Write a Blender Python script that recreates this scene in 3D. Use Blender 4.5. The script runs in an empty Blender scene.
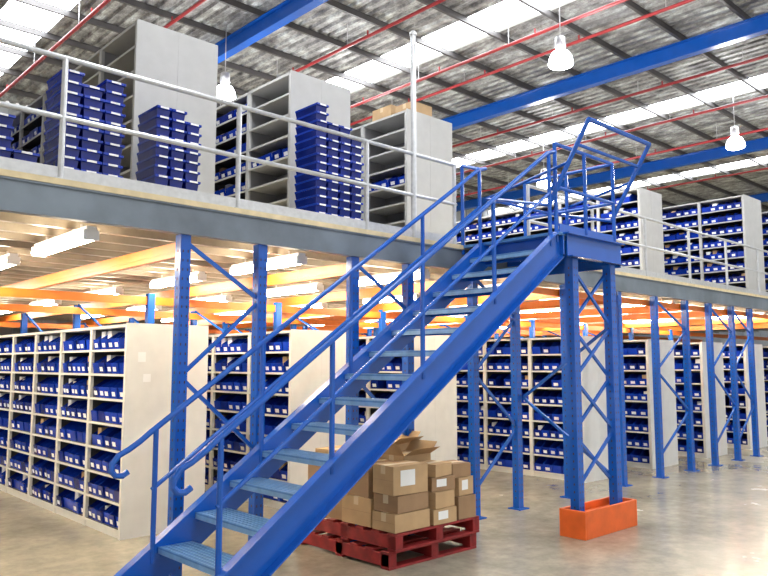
import bpy, math, random
from mathutils import Vector, Matrix
random.seed(7)
S=bpy.context.scene
S.view_settings.view_transform='Standard'
S.view_settings.look='None'
S.view_settings.exposure=0.35

# ---------------- materials ----------------
def mat(name,col,rough=0.5,metal=0.0,var=0.08,scale=6.0,bump=0.0,emit=0.0,ecol=None):
    m=bpy.data.materials.new(name); m.use_nodes=True
    n=m.node_tree.nodes; l=m.node_tree.links
    b=n['Principled BSDF']
    b.inputs['Roughness'].default_value=rough
    b.inputs['Metallic'].default_value=metal
    tc=n.new('ShaderNodeTexCoord'); nz=n.new('ShaderNodeTexNoise')
    nz.inputs['Scale'].default_value=scale; nz.inputs['Detail'].default_value=5
    l.new(tc.outputs['Object'],nz.inputs['Vector'])
    r=n.new('ShaderNodeValToRGB')
    r.color_ramp.elements[0].position=0.3; r.color_ramp.elements[1].position=0.7
    r.color_ramp.elements[0].color=[max(0,c*(1-var)) for c in col]+[1]
    r.color_ramp.elements[1].color=[min(1,c*(1+var)) for c in col]+[1]
    l.new(nz.outputs['Fac'],r.inputs['Fac']); l.new(r.outputs['Color'],b.inputs['Base Color'])
    if bump>0:
        bp=n.new('ShaderNodeBump'); bp.inputs['Strength'].default_value=bump; bp.inputs['Distance'].default_value=0.02
        l.new(nz.outputs['Fac'],bp.inputs['Height']); l.new(bp.outputs['Normal'],b.inputs['Normal'])
    if emit>0:
        b.inputs['Emission Color'].default_value=list(ecol or col)+[1]
        b.inputs['Emission Strength'].default_value=emit
    return m
BLUE=mat('blue_paint',(0.005,0.088,0.43),0.25,0,0.06)
TREAD=mat('tread_steel',(0.07,0.20,0.44),0.3,0.2,0.2,12,0.1)
TREADR=mat('tread_rib',(0.20,0.37,0.58),0.3,0.3,0.15,12)
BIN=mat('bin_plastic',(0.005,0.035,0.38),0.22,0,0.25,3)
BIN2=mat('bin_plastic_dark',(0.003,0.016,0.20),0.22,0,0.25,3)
LABEL=mat('label_white',(0.82,0.83,0.85),0.6)
SHELF=mat('shelf_cream',(0.68,0.67,0.63),0.4,0,0.05)
SHELFGAP=mat('shelf_gap_shade',(0.03,0.03,0.035),0.6,0,0.1)  # near-black backs, sides and decks: shade of the gaps between bins, painted in
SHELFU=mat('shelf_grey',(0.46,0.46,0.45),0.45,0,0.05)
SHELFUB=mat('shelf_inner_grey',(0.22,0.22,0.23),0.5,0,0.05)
ORANGE=mat('orange_paint',(0.78,0.19,0.02),0.4,0,0.08)
ORBASE=mat('orange_guard',(0.72,0.12,0.015),0.5,0,0.12)
GALV=mat('galvanised',(0.50,0.51,0.52),0.35,0.4,0.1,20)
FASCIA=mat('fascia_grey',(0.15,0.18,0.21),0.45,0.2,0.25,2.5)
BOARD=mat('deck_board',(0.66,0.54,0.32),0.6,0,0.12,10)
UNDER=mat('deck_under',(0.68,0.61,0.51),0.6,0,0.12,4)
JOIST=mat('joist_steel',(0.30,0.26,0.21),0.4,0.5,0.15,5)
CARD=mat('cardboard',(0.47,0.31,0.16),0.8,0,0.12,5)
CARD2=mat('cardboard_dark',(0.31,0.19,0.10),0.8,0,0.12,5)
TAPE=mat('tape',(0.60,0.47,0.29),0.4)
PALLET=mat('pallet_red',(0.24,0.012,0.012),0.6,0,0.35,9,0.2)
PIPE=mat('pipe_red',(0.30,0.018,0.022),0.4)
PURLIN=mat('purlin',(0.08,0.075,0.075),0.5,0.3)
HOLE=mat('dark_slot',(0.01,0.015,0.04),0.8)
LAMPB=mat('lamp_body',(0.55,0.55,0.57),0.4,0.5)
TUBE=mat('tube_glow',(1,0.9,0.7),0.5,0,0,1,0,48,(1,0.88,0.68))
BULB=mat('bulb_glow',(1,1,1),0.5,0,0,1,0,20,(0.93,0.94,1))
SKY=mat('skylight_glow',(0.9,0.95,1),0.5,0,0,1,0,11,(0.93,0.97,1))
WALL=mat('wall_cladding',(0.30,0.32,0.34),0.6,0,0.08,2)
PAPER=mat('paper',(0.8,0.8,0.78),0.7,0,0.03)

def floor_mat():
    m=bpy.data.materials.new('concrete_floor'); m.use_nodes=True
    n=m.node_tree.nodes; l=m.node_tree.links; b=n['Principled BSDF']
    tc=n.new('ShaderNodeTexCoord')
    a=n.new('ShaderNodeTexNoise'); a.inputs['Scale'].default_value=0.6; a.inputs['Detail'].default_value=8; a.inputs['Roughness'].default_value=0.65
    c=n.new('ShaderNodeTexNoise'); c.inputs['Scale'].default_value=7; c.inputs['Detail'].default_value=9; c.inputs['Roughness'].default_value=0.7
    l.new(tc.outputs['Object'],a.inputs['Vector']); l.new(tc.outputs['Object'],c.inputs['Vector'])
    r=n.new('ShaderNodeValToRGB')
    r.color_ramp.elements[0].position=0.32; r.color_ramp.elements[0].color=(0.25,0.225,0.165,1)
    r.color_ramp.elements[1].position=0.7; r.color_ramp.elements[1].color=(0.42,0.385,0.295,1)
    l.new(a.outputs['Fac'],r.inputs['Fac'])
    mx=n.new('ShaderNodeMixRGB'); mx.blend_type='OVERLAY'; mx.inputs['Fac'].default_value=0.5
    l.new(r.outputs['Color'],mx.inputs['Color1']); l.new(c.outputs['Fac'],mx.inputs['Color2'])
    l.new(mx.outputs['Color'],b.inputs['Base Color'])
    rr=n.new('ShaderNodeMapRange'); rr.inputs['From Min'].default_value=.3; rr.inputs['From Max'].default_value=.7
    rr.inputs['To Min'].default_value=0.14; rr.inputs['To Max'].default_value=0.30
    l.new(a.outputs['Fac'],rr.inputs['Value']); l.new(rr.outputs['Result'],b.inputs['Roughness'])
    b.inputs['Specular IOR Level'].default_value=0.65
    return m
def roof_mat():
    m=bpy.data.materials.new('roof_foil'); m.use_nodes=True
    n=m.node_tree.nodes; l=m.node_tree.links; b=n['Principled BSDF']
    tc=n.new('ShaderNodeTexCoord'); mp=n.new('ShaderNodeMapping'); mp.inputs['Scale'].default_value=(1.3,0.6,1)
    a=n.new('ShaderNodeTexNoise'); a.inputs['Scale'].default_value=2.6; a.inputs['Detail'].default_value=10; a.inputs['Roughness'].default_value=0.78
    l.new(tc.outputs['Object'],mp.inputs['Vector']); l.new(mp.outputs['Vector'],a.inputs['Vector'])
    r=n.new('ShaderNodeValToRGB')
    e=r.color_ramp.elements
    e[0].position=0.38; e[0].color=(0.10,0.10,0.105,1)
    e[1].position=0.63; e[1].color=(0.64,0.68,0.68,1)
    k=e.new(0.5); k.color=(0.29,0.29,0.29,1)
    l.new(a.outputs['Fac'],r.inputs['Fac']); l.new(r.outputs['Color'],b.inputs['Base Color'])
    b.inputs['Metallic'].default_value=0.3; b.inputs['Roughness'].default_value=0.45
    bp=n.new('ShaderNodeBump'); bp.inputs['Strength'].default_value=0.7; bp.inputs['Distance'].default_value=0.05
    l.new(a.outputs['Fac'],bp.inputs['Height']); l.new(bp.outputs['Normal'],b.inputs['Normal'])
    return m
FLOOR=floor_mat(); ROOF=roof_mat()

# ---------------- mesh builder ----------------
class MB:
    def __init__(s): s.v=[]; s.f=[]; s.mi=[]; s.mats=[]
    def m(s,mt):
        if mt not in s.mats: s.mats.append(mt)
        return s.mats.index(mt)
    def add(s,vs,fs,mt):
        o=len(s.v); s.v+= [tuple(p) for p in vs]; k=s.m(mt)
        for f in fs: s.f.append([i+o for i in f]); s.mi.append(k)
    def box(s,x0,x1,y0,y1,z0,z1,mt):
        vs=[(x,y,z) for z in (z0,z1) for y in (y0,y1) for x in (x0,x1)]
        s.add(vs,[(0,2,3,1),(4,5,7,6),(0,1,5,4),(2,6,7,3),(0,4,6,2),(1,3,7,5)],mt)
    def prism_y(s,poly,y0,y1,mt):   # poly in XZ
        n=len(poly); vs=[(p[0],y0,p[1]) for p in poly]+[(p[0],y1,p[1]) for p in poly]
        fs=[list(range(n)),list(range(2*n-1,n-1,-1))]+[(i,i+n,(i+1)%n+n,(i+1)%n) for i in range(n)]
        s.add(vs,fs,mt)
    def bar(s,p0,p1,w,h,mt,up=(0,0,1)):
        p0=Vector(p0);p1=Vector(p1);d=(p1-p0).normalized();u=Vector(up)
        if abs(d.dot(u))>0.99:u=Vector((0,1,0))
        a=d.cross(u).normalized(); b=a.cross(d)
        vs=[p+a*i*w/2+b*j*h/2 for p in (p0,p1) for i,j in ((-1,-1),(1,-1),(1,1),(-1,1))]
        s.add(vs,[(3,2,1,0),(4,5,6,7),(0,1,5,4),(1,2,6,5),(2,3,7,6),(3,0,4,7)],mt)
    def tube(s,pts,r,mt,seg=10):
        pts=[Vector(p) for p in pts]; rings=[]
        prev=None
        for i,p in enumerate(pts):
            if i==0: d=pts[1]-p
            elif i==len(pts)-1: d=p-pts[i-1]
            else: d=(pts[i+1]-p).normalized()+(p-pts[i-1]).normalized()
            d.normalize()
            if prev is None:
                u=Vector((0,0,1)) if abs(d.z)<0.9 else Vector((0,1,0))
                a=d.cross(u).normalized()
            else:
                a=(prev-d*prev.dot(d)).normalized()
            prev=a; b=d.cross(a)
            rings.append([p+a*math.cos(t)*r+b*math.sin(t)*r for t in [2*math.pi*k/seg for k in range(seg)]])
        vs=[q for R in rings for q in R]; fs=[]
        for i in range(len(pts)-1):
            for k in range(seg):
                k2=(k+1)%seg
                fs.append((i*seg+k,i*seg+k2,(i+1)*seg+k2,(i+1)*seg+k))
        fs.append(list(range(seg-1,-1,-1))); fs.append([len(vs)-seg+k for k in range(seg)])
        s.add(vs,fs,mt)
    def lathe(s,prof,c,mt,seg=20):
        vs=[];n=len(prof)
        for r,z in prof:
            for k in range(seg):
                t=2*math.pi*k/seg; vs.append((c[0]+r*math.cos(t),c[1]+r*math.sin(t),c[2]+z))
        fs=[(i*seg+k,i*seg+(k+1)%seg,(i+1)*seg+(k+1)%seg,(i+1)*seg+k) for i in range(n-1) for k in range(seg)]
        fs.append(list(range(seg-1,-1,-1))); fs.append([(n-1)*seg+k for k in range(seg)])
        s.add(vs,fs,mt)
    def mesh(s,name):
        me=bpy.data.meshes.new(name); me.from_pydata(s.v,[],s.f)
        for m in s.mats: me.materials.append(m)
        me.polygons.foreach_set('material_index',s.mi); me.update(); return me
    def obj(s,name,parent=None,loc=(0,0,0),rz=0,bevel=0,smooth=False):
        me=s.mesh(name)
        if smooth:
            for p in me.polygons: p.use_smooth=True
        return put(me,name,parent,loc,rz,bevel)
def put(me,name,parent=None,loc=(0,0,0),rz=0,bevel=0):
    o=bpy.data.objects.new(name,me); S.collection.objects.link(o)
    o.location=loc; o.rotation_euler=(0,0,rz)
    if parent: o.parent=parent
    if bevel:
        b=o.modifiers.new('bevel','BEVEL'); b.width=bevel; b.segments=2; b.limit_method='ANGLE'
    return o
def empty(name,loc=(0,0,0)):
    o=bpy.data.objects.new(name,None); S.collection.objects.link(o); o.location=loc; return o

# ---------------- room shell ----------------
XA,XB,YA,YB=-8,34,-8,20
b=MB(); b.box(XA,XB,YA,YB,-0.1,0,FLOOR); b.obj('floor')
ZR=8.4
skyX=[(3.75,4.75),(10.6,11.35),(17.8,18.6),(24.9,25.8)]
b=MB()
x=XA; pitch=0.24
while x<XB-1e-6:
    xe=x+pitch
    if not any(a<=x+pitch/2<=c for a,c in skyX):
        pr=[(x,ZR),(x+.12,ZR),(x+.15,ZR+.05),(x+.21,ZR+.05),(xe,ZR)]
        for i in range(4):
            (p,z0),(q,z1)=pr[i],pr[i+1]
            b.add([(p,YA,z0),(q,YA,z1),(q,YB,z1),(p,YB,z0)],[(0,1,2,3)],ROOF)
    x=xe
b.obj('ceiling')
for i,(a,c) in enumerate(skyX):
    b=MB(); b.box(a-.1,c+.1,YA,YB,ZR+.055,ZR+.07,SKY); b.obj('window_%d'%(i+1))
b=MB(); x=XA
while x<XB: 
    b.box(x,x+.36,YB,YB+.1,0,ZR,WALL); b.box(x+.1,x+.16,YB-.03,YB,0,ZR,WALL); x+=.36
b.obj('wall_back')
b=MB(); y=YA
while y<YB:
    b.box(XB,XB+.1,y,y+.36,0,ZR,WALL); b.box(XB-.03,XB,y+.1,y+.16,0,ZR,WALL); y+=.36
b.obj('wall_right')
par=empty('roof_purlins'); b=MB()
y=YA+.6
while y<YB:
    b.box(XA,XB,y,y+.012,ZR-.11,ZR,PURLIN); b.box(XA,XB,y,y+.055,ZR-.12,ZR-.11,PURLIN); b.box(XA,XB,y,y+.055,ZR-.012,ZR,PURLIN)
    y+=1.25
b.obj('purlins',par)
for X in (0.3,7.45,14.35,22.4,29.8):
    b=MB(); b.box(X-.09,X+.09,YA,YB,7.95,7.97,BLUE); b.box(X-.09,X+.09,YA,YB,8.255,8.275,BLUE); b.box(X-.008,X+.008,YA,YB,7.97,8.26,BLUE)
    b.obj('roof_beam')
for X,z in ((4.6,7.75),(6.1,8.1),(8.9,7.9),(10.9,7.75),(12.4,8.1),(15.9,8.1),(17.5,7.8),(20.3,7.9),(24.5,7.9)):
    b=MB(); b.tube([(X,YA,z),(X,YB-.2,z)],.033,PIPE)
    y=YA+1.2
    while y<YB-1:
        b.tube([(X,y,z),(X,y,z+.12)],.018,PIPE,6); b.tube([(X,y+.6,z),(X,y+.6,8.4)],.008,LAMPB,6); y+=2.4
    b.obj('sprinkler_pipe')

def highbay(x,y,z=7.0):
    e=empty('high_bay_lamp',(x,y,z)); b=MB()
    b.lathe([(.03,.40),(.09,.38),(.10,.20),(.07,.18),(.07,.14)],(0,0,0),LAMPB)
    b.tube([(0,0,.40),(0,0,ZR-z+.01)],.01,LAMPB,6)
    b.obj('ballast',e,smooth=True)
    b=MB(); b.lathe([(.08,.15),(.15,.10),(.20,.0),(.215,-.10),(.20,-.13),(.10,-.17)],(0,0,0),BULB); b.obj('acrylic_reflector',e,smooth=True)
    li=bpy.data.lights.new('lamp_light','POINT'); li.energy=150; li.shadow_soft_size=.25; li.color=(.97,.97,1)
    o=bpy.data.objects.new('lamp_light',li); S.collection.objects.link(o); o.parent=e; o.location=(0,0,-.45)
for p in ((10.65,6.9),(17.9,6.8),(17.8,12.2),(7.2,12.3),(10.65,12.8),(3.6,1.0),(10.65,1.0),(17.9,1.0),(3.9,6.9)):
    highbay(*p)

# ---------------- mezzanine ----------------
MZ=empty('mezzanine')
H=3.02; YF=5.35; MX0,MX1,MYB=-4,27,19.9
b=MB(); b.box(MX0,MX1,YF-.02,MYB,H-.045,H,BOARD); b.obj('deck_boards',MZ)
b=MB(); b.box(MX0,MX1,YF+.1,MYB,H-.056,H-.048,UNDER)
y=YF+.4
while y<MYB:
    b.box(MX0,MX1,y,y+.006,H-.19,H-.056,JOIST); b.box(MX0,MX1,y,y+.06,H-.196,H-.19,JOIST)
    y+=.45
b.obj('deck_joists',MZ)
b=MB(); b.box(MX0,MX1,YF,YF+.012,2.75,2.97,FASCIA); b.box(MX0,MX1,YF-.015,YF+.06,2.74,2.755,FASCIA); b.box(MX0,MX1,YF-.015,YF+.06,2.96,2.974,FASCIA); b.obj('edge_beam',MZ)
COLF=[-0.8,1.0,2.82,3.56,4.63,5.39,6.43,7.22,8.3,9.65,10.75,11.8,12.7,13.65,14.5,16.3,17.1,19,20.8]
def column(b,x,y,z1,w=.09,d=.08,holes=True):
    t=.008
    b.box(x-w/2,x+w/2,y,y+t,0,z1,BLUE)
    b.box(x-w/2,x-w/2+t,y+t,y+d,0,z1,BLUE); b.box(x+w/2-t,x+w/2,y+t,y+d,0,z1,BLUE)
    b.box(x-w/2,x-w/4,y+d,y+d+t,0,z1,BLUE); b.box(x+w/4,x+w/2,y+d,y+d+t,0,z1,BLUE)
    b.box(x-.09,x+.09,y-.05,y+d+.05,0,.012,BLUE)
    if holes:
        z=.12
        while z<z1-.1:
            for s in (-1,1): b.box(x+s*w*.24-.005,x+s*w*.24+.005,y-.002,y,z,z+.022,HOLE)
            b.box(x-w/2-.002,x-w/2,y+d*.45,y+d*.62,z,z+.022,HOLE)
            z+=.075
b=MB()
for x in COLF: column(b,x,YF+.02,2.74)
def brace(b,x0,x1,y,zs,flip=False):
    f=not flip
    for i in range(len(zs)-1):
        if f: b.bar((x0,y,zs[i]),(x1,y,zs[i+1]),.025,.03,BLUE)
        else: b.bar((x1,y,zs[i]),(x0,y,zs[i+1]),.025,.03,BLUE)
        f=not f
for x0,x1 in ((2.82,3.56),(4.63,5.39),(6.43,7.22),(10.75,11.8),(12.7,13.65),(13.65,14.5)):
    brace(b,x0,x1,YF+.06,[.3,.95,1.6,2.25,2.7])
b.obj('front_columns',MZ)
b=MB()
for X in (-.5,2.2,4.22,6.2,8.3,10.45,12.5,14.5,16.55,18.6):
    for y in (8.9,11.4,13.9,16.4):
        column(b,X,y,2.6,holes=False)
    for y in (8.9,13.9): 
        b.bar((X,y,1.6),(X,y+2.5,2.6),.02,.03,BLUE); b.bar((X,y+2.5,1.6),(X,y+5 if y<10 else y+2.4,2.6),.02,.03,BLUE)
b.obj('inner_columns',MZ)
b=MB()
for x in (-.8,2.82,4.63,6.43,8.3,9.65,11.8,13.65,16.3,19): 
    b.box(x-.025,x+.025,YF+.12,MYB,2.57,2.69,ORANGE); b.box(x-.03,x+.03,YF+.12,MYB,2.61,2.65,ORANGE)
for y in (9.0,11.4,16.4):
    b.box(MX0,MX1-1,y-.06,y-.01,2.46,2.56,ORANGE)
b.box(7.4,MX1-1,YF+.14,YF+.18,2.60,2.68,ORANGE)
b.obj('orange_beams',MZ)

def fluoro(x,y,z=2.74):
    e=empty('fluorescent_lamp',(x,y,z)); b=MB()
    b.box(-.04,.04,-.62,.62,.04,.08,LABEL)
    for s in (-.61,.61): b.box(-.06,.06,s-.012,s+.012,-.03,.05,LABEL)
    b.tube([(0,-.4,.08),(0,-.4,.123)],.01,LAMPB,6); b.tube([(0,.4,.08),(0,.4,.123)],.01,LAMPB,6)
    b.obj('batten',e)
    b=MB(); b.tube([(-.045,-.6,.0),(-.045,.6,.0)],.023,TUBE,8); b.tube([(.045,-.6,.0),(.045,.6,.0)],.023,TUBE,8); b.obj('tubes',e)
for X in (0.5,2.2,4.25,6.0,7.9,10.0,12.1,14.2,16.2,18.2):
    for y in (6.35,8.3,10.6,13.0,15.4):
        fluoro(X,y,2.70)

# ---------------- shelving ----------------
def bin_geo(b,x,y,w,d,h):
    M=BIN if random.random()<.7 else BIN2
    lf=h*.6; f=x; k=d*.3; y1=y+w; t=.008
    for yy in (y,y1-t):
        P=[(f,b.z),(f+.0,b.z+lf),(f+k,b.z+h),(f+d,b.z+h),(f+d,b.z)]
        vs=[(p[0],yy,p[1]) for p in P]+[(p[0],yy+t,p[1]) for p in P]
        b.add(vs,[(0,1,2,3,4),(9,8,7,6,5),(1,6,7,2),(2,7,8,3)],M)
    b.add([(f,y,b.z),(f,y1,b.z),(f-.014,y1,b.z+lf),(f-.014,y,b.z+lf)],[(0,3,2,1)],M)
    b.add([(f-.014,y,b.z+lf),(f-.014,y1,b.z+lf),(f+.012,y1,b.z+lf),(f+.012,y,b.z+lf)],[(0,3,2,1)],M)
    b.add([(f+d,y,b.z),(f+d,y1,b.z),(f+d,y1,b.z+h),(f+d,y,b.z+h)],[(0,1,2,3)],M)
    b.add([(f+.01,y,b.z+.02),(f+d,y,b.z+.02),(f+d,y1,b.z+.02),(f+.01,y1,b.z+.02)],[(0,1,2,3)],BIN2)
    if random.random()<.8:
        b.add([(f-.007,y+w*.25,b.z+lf*.22),(f-.007,y+w*.75,b.z+lf*.22),(f-.015,y+w*.75,b.z+lf*.62),(f-.015,y+w*.25,b.z+lf*.62)],[(0,3,2,1)],LABEL)
def bay_mesh(name,SM,SB,fill,hh=2.1,n=8):
    b=MB(); W=.9; D=.45
    for y in (0,W-.03):
        b.box(0,.035,y,y+.03,0,hh,SM)
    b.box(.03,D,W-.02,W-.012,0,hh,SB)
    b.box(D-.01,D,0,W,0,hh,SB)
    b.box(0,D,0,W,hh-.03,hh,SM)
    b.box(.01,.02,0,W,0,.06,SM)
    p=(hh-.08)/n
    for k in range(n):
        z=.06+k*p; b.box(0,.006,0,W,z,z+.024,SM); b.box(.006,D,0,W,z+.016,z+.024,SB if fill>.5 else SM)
        if random.random()<fill:
            nb=random.choice((5,5,6)); w=(W-.07)/nb; b.z=z+.025
            for i in range(nb):
                if random.random()<.98:
                    bin_geo(b,.016+random.uniform(0,.03),.035+i*w+.005,w-.010,.38,.185)
                    if random.random()<.18: b.box(.08,.3,.05+i*w,.05+i*w+w*.6,b.z+.08,b.z+random.uniform(.15,.2),random.choice((CARD,PAPER,LABEL,CARD2)))
    return b.mesh(name)
LOW=[bay_mesh('bay_low_%d'%i,SHELF,SHELFGAP,1.0) for i in range(6)]
UPF=[bay_mesh('bay_upper_%d'%i,SHELFU,SHELFGAP,1.0) for i in range(3)]
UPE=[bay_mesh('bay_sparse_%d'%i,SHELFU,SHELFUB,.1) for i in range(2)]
def shelf_row(X,Y,n,meshes,SM,z0=0,hh=2.1,W=.9,pick=None):
    e=empty('bin_shelving',(X,Y,z0))
    for i in range(n):
        ms=pick(i) if pick else meshes
        put(random.choice(ms),'bay_a%d'%i,e,(0,.022+i*.9,0))
        put(random.choice(ms),'bay_b%d'%i,e,(W,.022+(i+1)*.9,0),math.pi)
    b=MB(); b.box(-.005,W+.005,0,.02,0,hh+.01,SM); b.box(-.005,W+.005,.024+n*.9,.044+n*.9,0,hh+.01,SM)
    b.box(W/2-.004,W/2+.004,-.002,0,.01,hh,SM)
    b.obj('end_panels',e)
    return e
r1=shelf_row(3.12,7.1,10,LOW,SHELF)
b=MB(); b.box(.12,.20,-.004,0,1.72,1.82,PAPER); b.box(.18,.26,-.004,0,1.52,1.60,PAPER); b.obj('notices',r1)
shelf_row(5.13,7.1,10,LOW,SHELF); shelf_row(7.15,7.1,10,LOW,SHELF)
for X in (9.45,11.47,13.5,15.52,17.55,19.6): shelf_row(X,5.9,11,LOW,SHELF)
shelf_row(2.98,6.8,7,UPE,SHELFU,H,pick=lambda i:UPE if i<3 else UPF)
shelf_row(4.86,6.8,7,UPE,SHELFU,H,pick=lambda i:UPE if i<1 else UPF)
shelf_row(6.77,6.8,7,UPE,SHELFU,H,pick=lambda i:UPE)
shelf_row(1.1,9.5,5,UPF,SHELFU,H)
shelf_row(13.2,6.85,9,UPF,SHELFU,H)
shelf_row(15.3,5.7,10,UPF,SHELFU,H)
shelf_row(17.4,5.7,10,UPF,SHELFU,H)

def bin_stack(x,y,cols,rows,w=.15,h=.09,d=.36,rz=0):
    e=empty('storage_bin_stack',(x,y,H)); e.rotation_euler=(0,0,rz); b=MB()
    for c in range(cols):
        R=rows if isinstance(rows,int) else rows[c]
        for r in range(R):
            j=random.uniform(-.006,.006)
            x0=c*w+.006+j; x1=x0+w-.014; z0=r*h; z1=z0+h*.92
            b.add([(x0+.01,.0,z0),(x1-.01,.0,z0),(x1-.01,d-.01,z0),(x0+.01,d-.01,z0),
                   (x0+.004,-.01,z1-.015),(x1-.004,-.01,z1-.015),(x1,d,z1-.015),(x0,d,z1-.015)],
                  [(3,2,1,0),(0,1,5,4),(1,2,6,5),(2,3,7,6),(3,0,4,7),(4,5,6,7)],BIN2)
            b.box(x0-.003,x1+.003,-.035,d,z1-.02,z1,BIN)
            b.box((x0+x1)/2-.04,(x0+x1)/2+.04,-.038,-.035,z1-.019,z1-.002,LABEL)
    b.obj('bins',e)
bin_stack(2.84,6.05,3,[11,11,10])
bin_stack(4.60,6.0,4,[16,14,14,13],w=.165)
bin_stack(2.0,6.0,3,[12,11,12],w=.18)
bin_stack(1.3,6.1,3,[5,7,4],w=.2)
def carton(x,y,z,w,d,h,rz=0,label=False,name='cardboard_box',open_=False,cm=None):
    cm=cm or CARD
    e=MB()
    e.box(-w/2,w/2,-d/2,d/2,0,h,cm)
    e.box(-w/2-.001,w/2+.001,-.03,.03,h-.07,h+.002,TAPE)
    e.box(-w/2-.0015,-w/2,-d/2,d/2,h*.5-.001,h*.5+.001,CARD2)
    if open_:
        e.add([(-w/2,-d/2,h),(w/2,-d/2,h),(w/2,-d/2-.12,h+.07),(-w/2,-d/2-.12,h+.07)],[(0,1,2,3)],cm)
        e.add([(w/2,-d/2,h),(w/2,d/2,h),(w/2+.1,d/2,h+.1),(w/2+.1,-d/2,h+.1)],[(0,1,2,3)],cm)
        e.add([(-w/2,-d/2,h),(-w/2,d/2,h),(-w/2-.08,d/2,h+.11),(-w/2-.08,-d/2,h+.11)],[(0,1,2,3)],cm)
    if label:
        e.box(-w*.3,w*.12,-d/2-.002,-d/2,h*.3,h*.85,PAPER)
    return e.obj(name,None,(x,y,z),rz,0.004)
carton(7.2,7.1,H+2.115,.38,.35,.2); carton(7.25,7.6,H+2.115,.42,.4,.28)

# ---------------- deck guard rail ----------------
GR=empty('guard_rail',(0,0,H)); b=MB()
yr=YF+.05
def rail_run(b,x0,x1,posts):
    for z in (.92,.47): b.tube([(x0,yr,z),(x1,yr,z)],.02,GALV)
    b.box(x0,x1,yr-.005,yr+.005,.0,.1,GALV)
    for x in posts: b.tube([(x,yr,0),(x,yr,.92)],.022,GALV); b.box(x-.05,x+.05,yr-.05,yr+.05,0,.012,GALV)
rail_run(b,MX0,6.15,[-2.7,-1.2,.33,1.83,3.31,4.8,6.12])
rail_run(b,7.5,MX1,[7.52+1.5*i for i in range(13)])
b.tube([(5.47,yr,0),(5.47,yr,2.25)],.03,GALV); b.lathe([(.04,0),(.04,.03),(.02,.05)],(5.47,yr,2.25),GALV,10)
b.obj('rails',GR,smooth=False)

# ---------------- staircase ----------------
ST=empty('staircase')
YN,YFAR=4.15,5.05
def zu(x): return .25+.70*(x-2.23)
rise=H/15; go=.2876
poly=[(2.17,0),(2.17,zu(2.17)),(6.187,3.02),(6.35,3.02),(6.35,2.76),(6.26,2.76),(2.345,.02),(2.33,0)]
for nm,y0,y1,fy0,fy1 in (('stringer_near',YN-.006,YN+.006,YN-.075,YN-.006),('stringer_far',YFAR-.006,YFAR+.006,YFAR+.006,YFAR+.075)):
    b=MB(); b.prism_y(poly,y0,y1,BLUE)
    for (A,B_) in (((2.17,zu(2.17)),(6.187,3.02)),((2.345,.02),(6.26,2.76))):
        dz=.014 if A[0]>2.2 else -.014
        b.prism_y([A,B_,(B_[0],B_[1]+dz),(A[0],A[1]+dz)],fy0,fy1,BLUE)
    b.box(2.12,2.42,y0-.05,y1+.05,0,.012,BLUE)
    b.obj(nm,ST)
b=MB()
for i in range(1,15):
    x=2.23+go*(i-1); z=rise*i
    b.box(x-.02,x+.25,YN+.01,YFAR-.01,z-.012,z,TREAD)
    b.box(x-.02,x-.008,YN+.01,YFAR-.01,z-.045,z-.012,TREADR); b.box(x+.238,x+.25,YN+.01,YFAR-.01,z-.045,z-.012,BLUE)
    for k in range(7): b.box(x-.012+k*.038,x-.002+k*.038,YN+.03,YFAR-.03,z,z+.004,TREADR)
    for yy in (YN+.012,YFAR-.018): b.box(x,x+.22,yy,yy+.006,z-.07,z-.012,BLUE)
b.obj('treads',ST)
def hr(x): return 1.01+.703*(x-2.13)
b=MB()
for Y in (YN,YFAR):
    top=[(6.25,Y,hr(6.18)),(6.12,Y,hr(6.12)),(2.42,Y,hr(2.42)),(2.34,Y,hr(2.34)-.005),(2.26,Y,hr(2.26)+.0),(2.19,Y,hr(2.19)+.015),(2.145,Y,1.01),(2.14,Y,.965),(2.17,Y,.93),(2.22,Y,.925),(2.26,Y,.95)]
    b.tube(top,.021,BLUE,10)
    b.tube([(2.44,Y,hr(2.44)-.42),(6.14,Y,hr(6.14)-.42)],.017,BLUE,8)
    for X in (2.46,3.36,4.3,5.24,6.14):
        b.tube([(X,Y,zu(X)-.12),(X,Y,hr(X))],.02,BLUE,8)
b.obj('handrails',ST)
LX0,LX1,LY0=6.187,7.4,4.1
b=MB()
b.box(LX0,LX1,LY0,YF-.02,H-.03,H,TREAD)
b.box(LX0+.16,LX1,LY0-.01,LY0+.01,2.78,H,BLUE); b.box(LX0+.16,LX1,LY0-.07,LY0,2.78,2.79,BLUE); b.box(LX0+.1,LX1,LY0-.07,LY0,H-.015,H,BLUE)
b.box(LX1-.01,LX1+.01,LY0,YF-.02,2.76,H,BLUE)
b.box(LX0+.1,LX0+.12,LY0,YF-.02,2.80,H-.03,BLUE)
for x in (6.6,7.0,7.3): b.box(x-.02,x+.02,LY0,YF-.02,2.85,H-.03,BLUE)
b.obj('landing',ST)
b=MB()
column(b,6.53,LY0+.02,2.78,.1,.09); column(b,7.27,LY0+.02,2.78,.1,.09)
brace(b,6.53,7.27,LY0+.07,[.45,1.0,1.55,2.1,2.7])
brace(b,6.53,7.27,LY0+.10,[.45,1.0,1.55,2.1,2.7],True)
b.bar((7.27,LY0+.09,.5),(7.27,YF,1.3),.03,.03,BLUE)
b.bar((7.27,LY0+.09,2.1),(7.27,YF,1.3),.03,.03,BLUE)
b.obj('landing_columns',ST)
b=MB()
rz=H+.92
for z in (rz,H+.47):
    b.tube([(6.25,YN,z),(7.38,YN,z),(7.38,YF,z)],.02,BLUE)
for x,y in ((6.25,YN),(6.8,YN),(7.38,YN),(7.38,4.75),(7.38,YF),(6.2,YF)):
    b.tube([(x,y,H-.1),(x,y,rz)],.021,BLUE,8)
b.tube([(6.14,YFAR,hr(6.14)),(6.2,YF,rz)],.02,BLUE,8)
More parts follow.
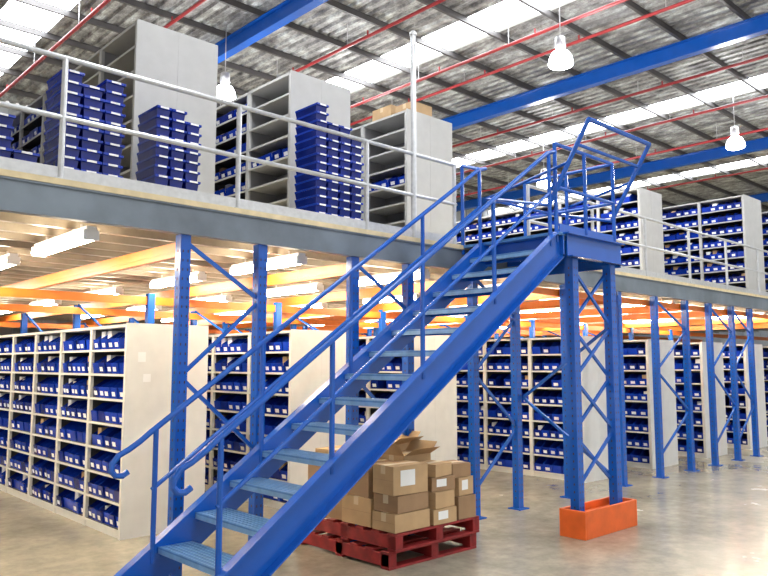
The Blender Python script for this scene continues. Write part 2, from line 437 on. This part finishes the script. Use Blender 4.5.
b.box(7.37,7.39,YN,YF,H,H+.1,BLUE); b.box(6.3,7.38,YN-.005,YN+.005,H,H+.1,BLUE)
b.obj('landing_rails',ST)
b=MB()
for x in (6.2,7.42):
    b.tube([(x,4.2,3.3),(x,3.72,4.08)],.024,BLUE,8); b.tube([(x,4.2,3.3),(x,5.0,3.5)],.018,BLUE,8); b.tube([(x,3.95,3.7),(x,5.0,3.5)],.016,BLUE,8)
b.tube([(6.2,3.72,4.08),(7.42,3.72,4.08)],.024,BLUE,8)
b.tube([(6.2,3.86,3.86),(7.42,3.86,3.86)],.018,BLUE,8)
b.tube([(6.2,5.0,3.5),(7.42,5.0,3.5)],.018,BLUE,8)
b.obj('pallet_gate',ST)
e=MB()
e.box(6.43,7.38,LY0-.095,LY0-.065,0,.27,ORBASE); e.box(6.43,7.38,LY0+.17,LY0+.2,0,.27,ORBASE)
e.box(6.40,6.43,LY0-.095,LY0+.2,0,.27,ORBASE); e.box(7.38,7.41,LY0-.095,LY0+.2,0,.27,ORBASE)
e.box(6.43,7.38,LY0-.065,LY0+.17,.0,.20,ORBASE)
e.obj('column_guard',None,(0,0,0),0,.006)

# ---------------- pallets and boxes ----------------
def pallet(x,y,z,w=1.12,d=1.16,rz=0):
    b=MB(); h=.145
    for i in range(7):
        yy=i*(d-.1)/6; b.box(0,w,yy,yy+.1,h-.02,h,PALLET)
    for i in range(3):
        xx=i*(w-.05)/2; b.box(xx,xx+.05,0,d,.022,h-.02,PALLET)
    for yy in (0,d/2-.05,d-.1): b.box(0,w,yy,yy+.1,0,.02,PALLET)
    for i in range(3):
        for j in range(3):
            xx=i*(w-.09)/2; yy=j*(d-.1)/2; b.box(xx,xx+.09,yy+.002,yy+.098,.021,h-.021,PALLET)
    return b.obj('wooden_pallet',None,(x,y,z),rz,.003)
pallet(4.3,4.55,0,1.12,1.3); pallet(4.33,4.5,.147,1.1,1.3,.02)
ZP=.297
carton(4.60,5.48,ZP,.5,.5,.5,.03,cm=CARD2); carton(4.60,5.47,ZP+.505,.42,.4,.10,.12)
carton(4.52,5.02,ZP,.36,.38,.24,.02); carton(4.53,5.03,ZP+.245,.36,.36,.28,-.04,cm=CARD2)
carton(4.55,4.66,ZP,.42,.28,.15,0,cm=CARD); carton(4.56,4.67,ZP+.155,.40,.28,.14,.07,cm=CARD2); carton(4.55,4.67,ZP+.30,.40,.27,.24,-.04,label=True)
carton(4.95,4.64,ZP,.30,.26,.13,0,label=True); carton(4.95,4.65,ZP+.135,.28,.26,.14,.1); carton(4.97,4.66,ZP+.28,.28,.25,.12,-.09,cm=CARD2,label=True); carton(4.95,4.66,ZP+.405,.26,.24,.11,.16)
carton(5.26,4.66,ZP,.24,.28,.2,0,cm=CARD2); carton(5.26,4.67,ZP+.205,.22,.26,.16,.08,label=True); carton(5.25,4.68,ZP+.37,.22,.24,.12,-.14,cm=CARD2)
carton(5.0,5.0,ZP,.44,.34,.3,0); carton(4.95,5.02,ZP+.305,.38,.32,.26,.07,open_=True)
carton(5.12,5.42,ZP,.42,.42,.4,0,cm=CARD2); carton(5.1,5.42,ZP+.405,.38,.4,.22,.12,open_=True)

# ---------------- world & camera ----------------
w=bpy.data.worlds.new('World'); S.world=w; w.use_nodes=True
w.node_tree.nodes['Background'].inputs[0].default_value=(1.0,0.98,0.95,1)
w.node_tree.nodes['Background'].inputs[1].default_value=0.85
cam=bpy.data.cameras.new('Camera'); cam.sensor_width=36; cam.lens=34.36; cam.clip_end=200
co=bpy.data.objects.new('Camera',cam); S.collection.objects.link(co)
co.location=(0,0,1.7); co.rotation_euler=(math.radians(90+5.92),0,math.radians(-43.0))
S.camera=co
